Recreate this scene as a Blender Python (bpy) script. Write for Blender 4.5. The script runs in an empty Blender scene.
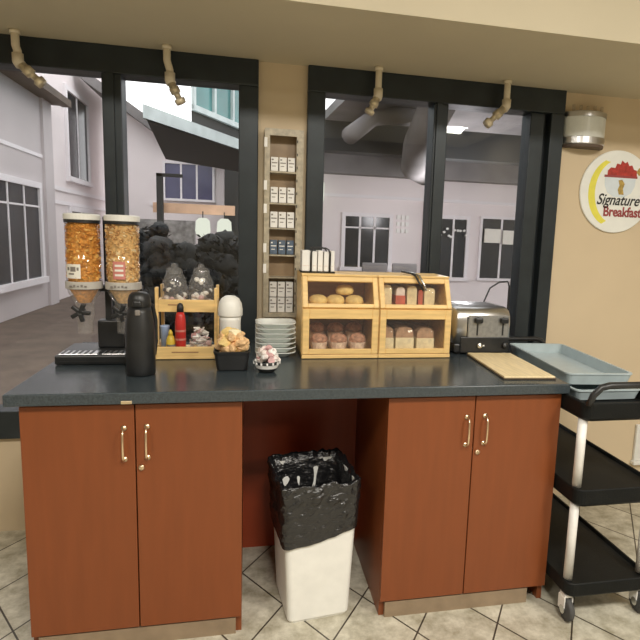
import bpy, bmesh, math, random
from mathutils import Vector, Matrix
random.seed(7)
S = bpy.context.scene
COL = S.collection
PI = math.pi

# ------------------------------------------------------------------ materials
def new_mat(name):
    m = bpy.data.materials.new(name); m.use_nodes = True
    nt = m.node_tree; nt.nodes.clear()
    out = nt.nodes.new('ShaderNodeOutputMaterial')
    return m, nt, out

def lin(c):
    return tuple(((v/255)/12.92 if v/255 <= .04045 else ((v/255+.055)/1.055)**2.4) for v in c)

def pm(name, col, rough=.5, metal=0., var=.12, scale=18., stretch=(1,1,1), bump=0., bscale=60., spec=.5, coat=0., trans=0.):
    """principled material; base colour varied by noise, optional noise bump"""
    m, nt, out = new_mat(name)
    N = nt.nodes; L = nt.links
    b = N.new('ShaderNodeBsdfPrincipled')
    b.inputs['Roughness'].default_value = rough; b.inputs['Metallic'].default_value = metal
    b.inputs['Specular IOR Level'].default_value = spec; b.inputs['Coat Weight'].default_value = coat
    b.inputs['Transmission Weight'].default_value = trans
    tc = N.new('ShaderNodeTexCoord'); mp = N.new('ShaderNodeMapping'); mp.inputs['Scale'].default_value = stretch
    L.new(tc.outputs['Object'], mp.inputs['Vector'])
    nz = N.new('ShaderNodeTexNoise'); nz.inputs['Scale'].default_value = scale; nz.inputs['Detail'].default_value = 4
    L.new(mp.outputs[0], nz.inputs['Vector'])
    rp = N.new('ShaderNodeValToRGB')
    rp.color_ramp.elements[0].position = .3; rp.color_ramp.elements[1].position = .7
    rp.color_ramp.elements[0].color = (*[c*(1-var) for c in col], 1)
    rp.color_ramp.elements[1].color = (*[min(1, c*(1+var)) for c in col], 1)
    L.new(nz.outputs['Fac'], rp.inputs['Fac']); L.new(rp.outputs['Color'], b.inputs['Base Color'])
    if bump:
        n2 = N.new('ShaderNodeTexNoise'); n2.inputs['Scale'].default_value = bscale; n2.inputs['Detail'].default_value = 3
        L.new(mp.outputs[0], n2.inputs['Vector'])
        bp = N.new('ShaderNodeBump'); bp.inputs['Strength'].default_value = bump; bp.inputs['Distance'].default_value = .01
        L.new(n2.outputs['Fac'], bp.inputs['Height']); L.new(bp.outputs[0], b.inputs['Normal'])
    L.new(b.outputs[0], out.inputs['Surface'])
    return m

def clear(name, tint=(1, 1, 1), ior=1.45, rough=.02, haze=0., hazecol=(.9, .9, .9)):
    """thin clear sheet: lets light straight through, mirrors a little by Fresnel"""
    m, nt, out = new_mat(name); N = nt.nodes; L = nt.links
    tr = N.new('ShaderNodeBsdfTransparent'); tr.inputs[0].default_value = (*tint, 1)
    gl = N.new('ShaderNodeBsdfGlossy'); gl.inputs['Roughness'].default_value = rough
    lw = N.new('ShaderNodeLayerWeight'); lw.inputs['Blend'].default_value = .5
    pw = N.new('ShaderNodeMath'); pw.operation = 'POWER'; pw.inputs[1].default_value = 5; L.new(lw.outputs['Facing'], pw.inputs[0])
    f0 = ((ior-1)/(ior+1))**2
    fr = N.new('ShaderNodeMath'); fr.operation = 'MULTIPLY_ADD'; fr.inputs[1].default_value = .55; fr.inputs[2].default_value = f0; L.new(pw.outputs[0], fr.inputs[0])
    mx = N.new('ShaderNodeMixShader'); L.new(fr.outputs[0], mx.inputs[0]); L.new(tr.outputs[0], mx.inputs[1]); L.new(gl.outputs[0], mx.inputs[2])
    last = mx
    if haze:
        df = N.new('ShaderNodeBsdfDiffuse'); df.inputs[0].default_value = (*hazecol, 1)
        m2 = N.new('ShaderNodeMixShader'); m2.inputs[0].default_value = haze
        L.new(mx.outputs[0], m2.inputs[1]); L.new(df.outputs[0], m2.inputs[2]); last = m2
    L.new(last.outputs[0], out.inputs['Surface'])
    return m

def glow(name, col, strength):
    m, nt, out = new_mat(name); e = nt.nodes.new('ShaderNodeEmission')
    e.inputs[0].default_value = (*col, 1); e.inputs[1].default_value = strength
    nt.links.new(e.outputs[0], out.inputs['Surface']); return m

def tile_mat():
    m, nt, out = new_mat('floor_tiles'); N = nt.nodes; L = nt.links
    b = N.new('ShaderNodeBsdfPrincipled'); b.inputs['Roughness'].default_value = .38
    tc = N.new('ShaderNodeTexCoord')
    cx = N.new('ShaderNodeCombineXYZ')
    for i, (sx, sy) in enumerate(((1/.316, 1/.472), (1/.316, -1/.472))):
        d = N.new('ShaderNodeVectorMath'); d.operation = 'DOT_PRODUCT'; d.inputs[1].default_value = (sx, sy, 0)
        L.new(tc.outputs['Object'], d.inputs[0])
        a = N.new('ShaderNodeMath'); a.operation = 'ADD'
        a.inputs[1].default_value = -(1.5*sx + -.094*sy) + 40 - .0
        L.new(d.outputs['Value'], a.inputs[0]); L.new(a.outputs[0], cx.inputs[i])
    br = N.new('ShaderNodeTexBrick'); br.offset = 0; br.squash = 1
    br.inputs['Scale'].default_value = 1; br.inputs['Mortar Size'].default_value = .013; br.inputs['Mortar Smooth'].default_value = .1
    br.inputs['Brick Width'].default_value = 1; br.inputs['Row Height'].default_value = 1; br.inputs['Bias'].default_value = 0
    br.inputs['Color1'].default_value = (.60, .57, .47, 1); br.inputs['Color2'].default_value = (.68, .65, .54, 1)
    br.inputs['Mortar'].default_value = (.07, .055, .04, 1)
    L.new(cx.outputs[0], br.inputs['Vector'])
    nz = N.new('ShaderNodeTexNoise'); nz.inputs['Scale'].default_value = 11; nz.inputs['Detail'].default_value = 8; nz.inputs['Roughness'].default_value = .7
    L.new(tc.outputs['Object'], nz.inputs['Vector'])
    rp = N.new('ShaderNodeValToRGB'); rp.color_ramp.elements[0].position = .35; rp.color_ramp.elements[1].position = .62
    rp.color_ramp.elements[0].color = (.50, .48, .42, 1); rp.color_ramp.elements[1].color = (1, 1, 1, 1)
    L.new(nz.outputs['Fac'], rp.inputs[0])
    mx = N.new('ShaderNodeMix'); mx.data_type = 'RGBA'; mx.blend_type = 'MULTIPLY'; mx.inputs[0].default_value = 1
    L.new(br.outputs['Color'], mx.inputs[6]); L.new(rp.outputs['Color'], mx.inputs[7]); L.new(mx.outputs[2], b.inputs['Base Color'])
    bp = N.new('ShaderNodeBump'); bp.inputs['Strength'].default_value = .4; bp.inputs['Distance'].default_value = .004; bp.invert = True
    L.new(br.outputs['Fac'], bp.inputs['Height']); L.new(bp.outputs[0], b.inputs['Normal'])
    L.new(b.outputs[0], out.inputs['Surface']); return m

M = {}
M['cherry'] = pm('cherry_laminate', (.215, .060, .018), .36, var=.06, scale=5, stretch=(6, 6, .7), spec=.4)
M['cherry_dark'] = pm('cherry_panel', (.34, .052, .015), .45, var=.06, scale=5, stretch=(6, 6, .7))
M['kick'] = pm('kick_laminate', (.27, .20, .13), .6)
M['counter'] = pm('counter_laminate', (.042, .055, .064), .22, var=.25, scale=160, spec=.6)
M['brass'] = pm('brass', (.92, .74, .52), .28, 1.)
M['steel'] = pm('brushed_steel', (.62, .62, .60), .25, 1., var=.1, scale=30)
M['chrome'] = pm('chrome', (.66, .66, .66), .30, 1., var=.05)
M['plate_grey'] = pm('brushed_grey_plate', (.34, .34, .33), .42, .6, var=.15, scale=60)
M['collar'] = pm('grey_collar', (.50, .48, .44), .4)
M['wall'] = pm('painted_wall', (.66, .54, .37), .7, var=.03, scale=3, bump=.05, bscale=250)
M['soffit'] = pm('painted_soffit', (.58, .52, .385), .75, var=.03, scale=3, bump=.05, bscale=250)
M['ceiling'] = pm('painted_ceiling', (.78, .74, .64), .85, var=.03)
M['wall_in'] = pm('painted_room_wall', (.30, .26, .20), .8, var=.04, scale=2)
M['floor'] = tile_mat()
M['frame'] = pm('dark_aluminium', (.028, .036, .041), .40, .3, var=.2, scale=8)
M['glass'] = clear('window_glass', (.93, .95, .95), 1.5)
M['white_pl'] = pm('white_plastic', (.80, .80, .76), .4, var=.04)
M['bag'] = pm('black_bin_bag', (.012, .012, .013), .27, var=.3, scale=30, bump=1., bscale=34, stretch=(1, 1, 1.6), spec=.8)
M['black'] = pm('black_plastic', (.018, .019, .020), .38, var=.2)
M['black_mat'] = pm('black_matte_plastic', (.007, .008, .008), .55, var=.2, bump=.15, bscale=180, spec=.2)
M['rubber'] = pm('grey_rubber', (.06, .06, .06), .7)
M['alu'] = pm('aluminium_tube', (.76, .75, .72), .45, 0.)
M['acrylic'] = clear('clear_acrylic', (.97, .97, .97), 1.42, .03)
M['acrylic_h'] = clear('hazy_acrylic', (.95, .94, .92), 1.45, .08, .10)
M['acrylic_door'] = clear('door_acrylic', (.97, .96, .94), 1.18, .06, .02)
M['bamboo'] = pm('bamboo', (.84, .58, .24), .42, var=.14, scale=9, stretch=(.8, 4, 6))
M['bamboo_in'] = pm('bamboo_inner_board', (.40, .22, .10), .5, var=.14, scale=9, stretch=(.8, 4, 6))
M['cereal_a'] = pm('toasted_flakes', (.68, .31, .055), .75, var=.35, scale=90)
M['cereal_b'] = pm('pale_oat_rings', (.74, .47, .19), .75, var=.35, scale=90)
M['label'] = pm('white_label', (.85, .82, .74), .5, var=.03)
M['label_r'] = pm('red_label', (.62, .23, .19), .5, var=.1)
M['ink'] = pm('black_ink', (.02, .02, .02), .5)
M['ink_grey'] = pm('grey_ink', (.22, .20, .18), .5)
M['porcelain'] = pm('porcelain', (.84, .88, .85), .15, var=.04, coat=.4)
M['bread'] = pm('bread_crust', (.86, .60, .24), .65, var=.3, scale=25, bump=.3)
M['crumb'] = pm('bread_crumb', (.90, .80, .54), .8, var=.12, scale=60, bump=.3)
M['brownbread'] = pm('brown_bread', (.48, .30, .19), .75, var=.25, scale=40, bump=.3)
M['muffin'] = pm('muffin_top', (.50, .27, .18), .7, var=.5, scale=55, bump=.6)
M['pink_wrap'] = pm('pink_wrapper', (.86, .62, .50), .45, var=.35, scale=45)
M['red'] = pm('red_plastic', (.55, .035, .03), .35)
M['redlabel'] = pm('red_print', (.60, .14, .10), .45, var=.2)
M['yellow'] = pm('yellow_plastic', (.72, .52, .06), .4)
M['blue_grey'] = pm('blue_grey_card', (.10, .14, .20), .5, var=.3, scale=60)
M['blue'] = pm('pale_blue_plastic', (.32, .42, .62), .45)
M['card'] = pm('white_card', (.90, .89, .86), .55, var=.05)
M['rack'] = pm('smoked_acrylic', (.34, .24, .145), .3, var=.15, scale=12)
M['rack_edge'] = pm('frosted_acrylic_edge', (.46, .41, .31), .35, var=.25, scale=40)
M['tray_blue'] = pm('pale_blue_tub_plastic', (.42, .50, .525), .32, var=.06)
M['mat_top'] = pm('beige_board', (.80, .66, .40), .55, var=.12, scale=20, stretch=(6, .7, 1))
M['mat_edge'] = pm('dark_board_edge', (.10, .07, .04), .6)
M['pipe'] = pm('cream_painted_pipe', (.80, .72, .56), .5, var=.08)
M['pipe_tip'] = pm('worn_brass_nozzle', (.66, .58, .42), .45, .3, var=.35, scale=60)
M['tan_pack'] = pm('tan_snack_packet', (.82, .52, .27), .5, var=.3, scale=50, bump=.3)
M['pod'] = pm('cream_pod', (.84, .76, .72), .4, var=.12, scale=60)
M['pod_pink'] = pm('pink_pod', (.68, .42, .42), .4, var=.25, scale=60)
M['dark_choc'] = pm('dark_foil_sweet', (.05, .045, .05), .3, .3, var=.5, scale=40)
M['frost'] = pm('frosted_glass_band', (.80, .84, .82), .3, var=.06)
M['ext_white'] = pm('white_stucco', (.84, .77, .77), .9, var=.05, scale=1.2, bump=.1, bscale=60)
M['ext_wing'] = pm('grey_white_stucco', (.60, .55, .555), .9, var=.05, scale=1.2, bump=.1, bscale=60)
M['ext_trim'] = pm('white_trim', (.86, .82, .84), .7, var=.03)
M['ext_glass'] = pm('dark_window_glass', (.020, .024, .030), .15, var=.5, scale=1.5, spec=.15)
M['ext_glass_v'] = pm('violet_window_glass', (.07, .07, .15), .2, var=.25, scale=1.5)
M['ext_dark'] = pm('dark_painted_soffit', (.028, .030, .030), .7, var=.1, scale=1.5)
M['ext_grey'] = pm('grey_concrete', (.20, .19, .19), .8, var=.25, scale=1.6)
M['ext_roof'] = pm('pale_teal_metal', (.52, .60, .60), .5, var=.12, scale=6)
M['ext_teal'] = pm('teal_glazing', (.07, .22, .22), .2, var=.25, scale=2)
M['deck'] = pm('brown_paving', (.125, .090, .068), .75, var=.25, scale=3, bump=.1)
M['timber'] = pm('orange_timber', (.82, .54, .36), .6, var=.2, scale=4)
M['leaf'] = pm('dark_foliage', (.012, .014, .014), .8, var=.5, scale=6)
M['wood_brown'] = pm('dark_brown_eave', (.10, .07, .05), .7, var=.3, scale=8)
M['cloth_grey'] = pm('grey_gravel_render', (.34, .33, .32), .9, var=.35, scale=14)
M['lamp'] = glow('lamp_glow', (1., .92, .78), 2.2)
M['lamp_dim'] = glow('lantern_glow', (.95, .95, .80), 1.0)
M['sign_white'] = pm('sign_white', (.86, .88, .84), .45, var=.03)
M['sign_yellow'] = pm('sign_yellow', (.82, .76, .10), .5, var=.08)
M['sign_red'] = pm('sign_red', (.42, .04, .03), .5, var=.3, scale=60)
M['sign_maroon'] = pm('sign_maroon', (.33, .06, .06), .5)
M['sign_gold'] = pm('sign_gold', (.46, .32, .08), .5, var=.4, scale=70)
M['sign_blue'] = pm('sign_pale_blue', (.70, .78, .84), .5, var=.05)
M['sign_green'] = pm('sign_green', (.12, .17, .05), .5)

# ------------------------------------------------------------------ mesh building
class MB:
    def __init__(s): s.bm = bmesh.new(); s.mi = 0; s.smooth = False
    def _fin(s, faces):
        for f in faces: f.material_index = s.mi; f.smooth = s.smooth
    def m(s, i, smooth=None):
        s.mi = i
        if smooth is not None: s.smooth = smooth
        return s
    def box(s, x0, x1, y0, y1, z0, z1, bev=0., seg=2, mat=None):
        t = bmesh.new(); bmesh.ops.create_cube(t, size=1)
        for v in t.verts: v.co = Vector(((x0+x1)/2+v.co.x*(x1-x0), (y0+y1)/2+v.co.y*(y1-y0), (z0+z1)/2+v.co.z*(z1-z0)))
        if bev: bmesh.ops.bevel(t, geom=list(t.edges), offset=min(bev, abs(x1-x0)*.49, abs(y1-y0)*.49, abs(z1-z0)*.49), segments=seg, profile=.5, affect='EDGES')
        s.merge(t, mat); return s
    def merge(s, t, mat=None):
        if mat is not None: bmesh.ops.transform(t, matrix=mat, verts=t.verts)
        mp = {}
        for v in t.verts: mp[v] = s.bm.verts.new(v.co)
        fs = []
        for f in t.faces:
            try: fs.append(s.bm.faces.new([mp[v] for v in f.verts]))
            except ValueError: pass
        s._fin(fs); t.free()
    def loops(s, rings, cap0=True, cap1=True, close=True):
        """skin a list of vertex rings"""
        R = [[s.bm.verts.new(p) for p in r] for r in rings]; fs = []
        n = len(R[0])
        for a, b in zip(R, R[1:]):
            for i in range(n if close else n-1):
                j = (i+1) % n
                fs.append(s.bm.faces.new((a[i], a[j], b[j], b[i])))
        if cap0 and close: fs.append(s.bm.faces.new(R[0][::-1]))
        if cap1 and close: fs.append(s.bm.faces.new(R[-1]))
        s._fin(fs); return s
    def lathe(s, prof, cx=0, cy=0, n=24, cap0=True, cap1=True, sx=1, sy=1, mat=None):
        rings = []
        for r, z in prof:
            ring = [Vector((cx+sx*r*math.cos(2*PI*i/n), cy+sy*r*math.sin(2*PI*i/n), z)) for i in range(n)]
            if mat is not None: ring = [mat @ p for p in ring]
            rings.append(ring)
        return s.loops(rings, cap0, cap1)
    def tube(s, pts, r, n=10, rs=None, cap=True):
        pts = [Vector(p) for p in pts]; rings = []; up = None
        for i, p in enumerate(pts):
            d = (pts[min(i+1, len(pts)-1)]-pts[max(i-1, 0)]).normalized()
            if up is None: up = Vector((0, 0, 1)) if abs(d.z) < .9 else Vector((1, 0, 0))
            a = d.cross(up).normalized(); b = a.cross(d).normalized(); up = b
            rr = rs[i] if rs else r
            rings.append([p+a*rr*math.cos(2*PI*k/n)+b*rr*math.sin(2*PI*k/n) for k in range(n)])
        return s.loops(rings, cap, cap)
    def prism(s, poly, axis, a0, a1, mat=None):
        """poly in the two other axes (in xyz order), extruded along axis"""
        def P(u, v, a):
            q = {0: (a, u, v), 1: (u, a, v), 2: (u, v, a)}[axis]
            q = Vector(q); return mat @ q if mat is not None else q
        return s.loops([[P(u, v, a0) for u, v in poly], [P(u, v, a1) for u, v in poly]])
    def ball(s, c, r, sub=2, scale=(1, 1, 1), rot=None, noise=0.):
        t = bmesh.new(); bmesh.ops.create_icosphere(t, subdivisions=sub, radius=r)
        for v in t.verts:
            k = 1+noise*(random.random()-.5)*2
            v.co = Vector((v.co.x*scale[0]*k, v.co.y*scale[1]*k, v.co.z*scale[2]*k))
        mt = Matrix.Translation(c)
        if rot is not None: mt = mt @ rot
        s.merge(t, mt); return s

def obj(name, mb, mats, parent=None, smooth_by=None, origin='base'):
    bm = mb.bm
    bmesh.ops.recalc_face_normals(bm, faces=bm.faces)
    me = bpy.data.meshes.new(name)
    if parent is not None:
        off = parent['_w'] if '_w' in parent else (0, 0, 0)
        off = Vector(off)
    else:
        xs = [v.co.x for v in bm.verts]; ys = [v.co.y for v in bm.verts]; zs = [v.co.z for v in bm.verts]
        off = Vector(((min(xs)+max(xs))/2, (min(ys)+max(ys))/2, min(zs))) if origin == 'base' else Vector((0, 0, 0))
    bmesh.ops.translate(bm, vec=-off, verts=bm.verts)
    bm.to_mesh(me); bm.free()
    o = bpy.data.objects.new(name, me); COL.objects.link(o)
    for x in (mats if isinstance(mats, (list, tuple)) else [mats]): me.materials.append(M[x])
    if parent is not None: o.parent = parent; o['_w'] = tuple(off)
    else: o.location = off; o['_w'] = tuple(off)
    return o

def tag(o, label, cat, group=None, kind=None):
    o['label'] = label; o['category'] = cat
    if group: o['group'] = group
    if kind: o['kind'] = kind
    return o
def thing(name, loc, label, cat, group=None):
    o = bpy.data.objects.new(name, None); COL.objects.link(o); o.location = loc; o['_w'] = tuple(loc)
    o.empty_display_size = .05
    return tag(o, label, cat, group)
def struct(name, mb, mats, parent=None):
    o = obj(name, mb, mats, parent, origin='world')
    if parent is None: o['kind'] = 'structure'
    return o
def copy_thing(src, loc, rotz=0., label=None, group=None, scale=None):
    r = src.copy(); COL.objects.link(r); r.location = loc; r.rotation_euler = (0, 0, rotz)
    if label: r['label'] = label
    if group: r['group'] = group
    if scale: r.scale = scale
    for ch in list(src.children):
        c = ch.copy(); COL.objects.link(c); c.parent = r
        for g in list(ch.children):
            d = g.copy(); COL.objects.link(d); d.parent = c
    return r
def text_mesh(body, size, mat, parent, name, origin, shear=0., xscale=1., bold=0.0):
    """lettering as real flat mesh standing in the x-z plane, facing -y"""
    cu = bpy.data.curves.new(name, 'FONT'); cu.body = body; cu.size = size; cu.shear = shear; cu.extrude = .0008; cu.offset = bold
    cu.align_x = 'CENTER'
    t = bpy.data.objects.new(name+'_tmp', cu); COL.objects.link(t)
    bpy.context.view_layer.update()
    me = bpy.data.meshes.new_from_object(t.evaluated_get(bpy.context.evaluated_depsgraph_get()))
    bpy.data.objects.remove(t); bpy.data.curves.remove(cu)
    pw = Vector(parent['_w'])
    for v in me.vertices:
        v.co = Vector((v.co.x*xscale, -v.co.z, v.co.y)) + Vector(origin) - pw
    me.materials.clear(); me.materials.append(M[mat])
    o = bpy.data.objects.new(name, me); COL.objects.link(o); o.parent = parent
    return o
def rrect(cx, cy, w, d, r, z, n=5, rot=0.):
    pts = []
    for qx, qy, a0 in ((1, 1, 0), (-1, 1, PI/2), (-1, -1, PI), (1, -1, 1.5*PI)):
        for i in range(n+1):
            a = a0+PI/2*i/n
            x = qx*(w/2-r)+r*math.cos(a); y = qy*(d/2-r)+r*math.sin(a)
            pts.append(Vector((cx+x*math.cos(rot)-y*math.sin(rot), cy+x*math.sin(rot)+y*math.cos(rot), z)))
    return pts

# ------------------------------------------------------------------ camera (from a least-squares fit of the photo's edges)
yaw, pitch, roll = .2136, -.1475, .037
f_px, pcx, pcy = 563.34, 367.41, 321.92
F = Vector((math.sin(yaw)*math.cos(pitch), math.cos(yaw)*math.cos(pitch), math.sin(pitch)))
R0 = Vector((math.cos(yaw), -math.sin(yaw), 0)); U0 = R0.cross(F)
Rv = math.cos(roll)*R0+math.sin(roll)*U0; Uv = -math.sin(roll)*R0+math.cos(roll)*U0
cd = bpy.data.cameras.new('camera'); cam = bpy.data.objects.new('camera', cd); COL.objects.link(cam)
cd.sensor_fit = 'HORIZONTAL'; cd.sensor_width = 36; cd.lens = f_px/640*36
cd.shift_x = (320-pcx)/640; cd.shift_y = (pcy-320)/640; cd.clip_start = .02; cd.clip_end = 300
mw = Matrix((Rv, Uv, -F)).transposed().to_4x4(); mw.translation = Vector((.8818, -1.881, 1.4226))
cam.matrix_world = mw
S.camera = cam

# ------------------------------------------------------------------ room shell
WY = .88                       # inner face of the window wall
XL, XR, YR, ZC = -1.9, 4.6, -6.0, 3.06
struct('floor', MB().box(XL, XR, YR, WY+.12, -.06, 0), 'floor')
struct('ceiling', MB().box(XL, XR, YR, WY+.12, ZC, ZC+.08), 'ceiling')
b = MB()
b.box(XL, -1.2, WY, WY+.12, 0, ZC)
b.box(-1.2, .93, WY, WY+.12, 0, .46); b.box(-1.2, .93, WY, WY+.12, 2.2, ZC)
b.box(.93, 1.154, WY, WY+.12, 0, ZC)
b.box(1.154, 2.467, WY, WY+.12, 0, .46); b.box(1.154, 2.467, WY, WY+.12, 2.2, ZC)
b.box(2.467, XR, WY, WY+.12, 0, ZC)
struct('wall_back', b, 'wall')
struct('wall_left', MB().box(XL-.1, XL, YR, WY+.12, 0, ZC), 'wall_in')
struct('wall_right', MB().box(XR, XR+.1, YR, WY+.12, 0, ZC), 'wall_in')
struct('wall_front', MB().box(XL-.1, XR+.1, YR-.1, YR, 0, ZC), 'wall_in')
sf = struct('trim_1', MB().box(XL, XR, .16, WY, 2.2, ZC), 'soffit')
sf['label'] = 'cream painted soffit boxed out above the windows'

def window(name, x0, x1, mulls, z0, z1, left=None):
    """dark aluminium window: outer frame + mullions + glass"""
    root = bpy.data.objects.new(name, None); COL.objects.link(root); root.location = ((x0+x1)/2, WY, z0)
    root['_w'] = tuple(root.location); root['kind'] = 'structure'
    f = MB()
    y0, y1 = WY-.03, WY+.09
    f.box(x0, x1, y0, y1, z1-.115, z1, .004)
    f.box(x0, x1, y0, y1, z0, z0+.13, .004)
    jl, jr = left
    f.box(x0, x0+jl, y0, y1, z0+.13, z1-.115, .004)
    w = jr
    if w > .12:                    # wide sliding-door stile: three nested profiles
        f.box(x1-w*.42, x1, y0, y1, z0+.13, z1-.115, .004)
        f.box(x1-w*.56, x1-w*.42, y0+.05, y1, z0+.13, z1-.115)
        f.box(x1-w, x1-w*.56, y0+.02, y1, z0+.13, z1-.115, .004)
    else: f.box(x1-w, x1, y0, y1, z0+.13, z1-.115, .004)
    obj('window_frame', f, 'frame', root)
    edges = [x0+jl]
    for a, c in mulls:
        m = MB().box(a, c, y0+.005, y1-.01, z0+.13, z1-.115, .004)
        m.box(a+.012, c-.03, y0-.004, y0+.006, z0+.13, z1-.115)
        obj('mullion', m, 'frame', root); edges += [a, c]
    edges.append(x1-w)
    for a, c in zip(edges[::2], edges[1::2]):
        obj('glass_pane', MB().box(a-.005, c+.005, WY+.035, WY+.041, z0+.12, z1-.11), 'glass', root)
    return root
window('window_1', -1.2, .93, [(-.52, -.44), (.265, .345)], .46, 2.2, (.08, .088))
window('window_2', 1.154, 2.467, [(1.77, 1.842)], .46, 2.2, (.083, .178))

# ------------------------------------------------------------------ cabinets, panel and worktop
def cabinet(x0, x1, gap, label, kick_end, hz, side):
    t = thing('base_cabinet', ((x0+x1)/2, .3, 0), label, 'cabinet', 'cherry base cabinets under the worktop')
    c = MB()
    c.box(x0, x0+.02, .001 if side else .022, .60, .0, .8715); c.box(x1-.02, x1, .022, .60, .0, .8715)
    c.box(x0+.02, x1-.02, .58, .60, .06, .8715); c.box(x0+.02, x1-.02, .03, .58, .06, .08)
    c.box(x0+.02, x1-.02, .03, .58, .85, .8715)
    obj('carcass', c, 'cherry', t)
    obj('kick_plate', MB().box(x0+.02, kick_end, .006, .02, 0, .062), 'kick', t)
    a0 = x0+.022 if side else x0
    for (a, e, hx, zz) in ((a0, gap-.0018, hz[0], 0), (gap+.0018, x1, hz[1], .003)):
        d = obj('door', MB().box(a, e, 0, .02, .069, .862, .002), 'cherry', t)
        h = MB(); h.smooth = True
        z0, z1 = .672+zz, .79+zz
        h.tube([(hx, .0, z0+.006), (hx, -.022, z0+.008), (hx, -.028, z0+.022), (hx, -.030, (z0+z1)/2), (hx, -.028, z1-.022), (hx, -.022, z1-.008), (hx, 0, z1-.006)], .0038, 10)
        h.lathe([(.009, 0), (.009, .003)], mat=Matrix.Translation((hx, 0, z0+.006)) @ Matrix.Rotation(PI/2, 4, 'X'), n=12)
        h.lathe([(.009, 0), (.009, .003)], mat=Matrix.Translation((hx, 0, z1-.006)) @ Matrix.Rotation(PI/2, 4, 'X'), n=12)
        obj('handle', h, 'brass', d)
        if (a > a0):
            k = MB(); k.smooth = True
            k.lathe([(.010, 0), (.010, .006), (.007, .009), (.003, .009)], mat=Matrix.Translation((a+.016, 0, .648)) @ Matrix.Rotation(PI/2, 4, 'X'), n=16)
            k.box(a+.0145, a+.0175, -.012, -.006, .640, .656)
            obj('lock', k, 'brass', d)
    return t
cabinet(.1876, .8691, .5276, 'cherry wood two-door base cabinet at the left, under the cereal dispenser', .849, (.494, .565), False)
cabinet(1.3791, 2.0587, 1.7099, 'cherry wood two-door base cabinet at the right, beside the black cart', 1.985, (1.679, 1.750), False)
tag(obj('back_panel', MB().box(.8691, 1.3791, .575, .595, 0.0, .8715), 'cherry_dark'), 'dark red wood panel closing the back of the recess behind the bin', 'panel')
t = thing('worktop', (1.1, .4, .8715), 'dark grey laminate worktop running across both cherry cabinets', 'worktop')
obj('slab', MB().box(.155, 2.0734, -.03, .845, .8715, .91, .004), 'counter', t)
obj('lip_clip', MB().box(.493, .526, -.034, -.029, .873, .884, .002), 'brass', t)['label'] = 'small brass clip on the worktop edge'

# ------------------------------------------------------------------ bin with liner
rot = math.radians(7.); bx, by = 1.137, .165
t = thing('waste_bin', (bx, by, 0), 'tall white plastic waste bin standing in the recess between the cabinets', 'bin')
g = MB(); g.smooth = False
lev = lambda k: (.235+(.285-.235)*k, .265+(.295-.265)*k)
lean = lambda z: by+.02*z/.515
rings = []
for z in (0, .012, .25, .50, .515):
    w, d = lev(z/.515); w += (.0 if z > .006 else -.012); d += (.0 if z > .006 else -.012)
    rings.append(rrect(bx, lean(z), w, d, .022, z, 5, rot))
for z in (.515, .02):
    w, d = lev(z/.515); rings.append(rrect(bx, lean(z), w-.008, d-.008, .02, z, 5, rot))
g.loops(rings); o = obj('bin_body', g, 'white_pl', t)
from mathutils import noise as mn
g = MB(); g.smooth = True
def bag_ring(w, d, zf, amp=.006, r=.03, seed=0., lo=-1., cyo=.02):
    """one loop of film round the bin, pushed in and out by slanting folds"""
    out = []; pts = rrect(bx, by+cyo, w, d, r, 0, 35, rot); n = len(pts)
    # even out the spacing along the loop
    per = [0.]
    for i in range(n): per.append(per[-1]+(pts[(i+1) % n]-pts[i]).length)
    NN = 200; j = 0
    for k in range(NN):
        s_ = per[-1]*k/NN
        while per[j+1] < s_: j += 1
        f = (s_-per[j])/max(1e-9, per[j+1]-per[j]); p = pts[j].lerp(pts[(j+1) % n], f)
        u = k/NN*2*PI; z = zf((p.x-bx)/.14, (p.y-by-cyo)/.14, u)
        dirv = Vector((p.x-bx, p.y-by-cyo, 0)).normalized()
        q = Vector((p.x*16+z*9, p.y*16-z*5, z*34-p.x*17+seed))
        h = mn.noise(q)*.9+mn.noise(q*2.3)*.6+mn.noise(Vector((u*5, z*5, seed)))*.5
        h = max(lo, h)
        out.append(Vector((p.x, p.y, z))+dirv*amp*h)
    return out
hem = lambda X, Y, u: .318+.026*X-.006*math.cos(X*3.3)+.005*mn.noise(Vector((u*4, 0, 1)))
rim = lambda X, Y, u: .532+.010*mn.noise(Vector((u*3.2, 2, 1)))+.008*mn.noise(Vector((u*9, 5, 1)))+.008*max(0, Y)
rings = []
for k in [i/40 for i in range(40)]:
    rings.append(bag_ring(.286+.020*k, .302+.012*k, lambda X, Y, u, k=k: hem(X, Y, u)*(1-k)+rim(X, Y, u)*k, (.005+.009*k), lo=-.15, cyo=.0125+.0075*k))
rings.append(bag_ring(.306, .314, lambda X, Y, u: rim(X, Y, u)+.001, .009, lo=-.35))
rings.append(bag_ring(.296, .304, lambda X, Y, u: rim(X, Y, u)+.004, .009, lo=-.35))
for k in [i/12 for i in range(1, 13)]:
    rings.append(bag_ring(.272-.05*k, .282-.05*k, lambda X, Y, u, k=k: rim(X, Y, u)*(1-k)+.14*k, .010+.012*k*(1-k), seed=4.))
g.loops(rings, cap0=False)
obj_bag = tag(obj('bin_liner', g, 'bag'), 'black plastic bag lining the white bin and folded down over its rim', 'bin bag')

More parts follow.
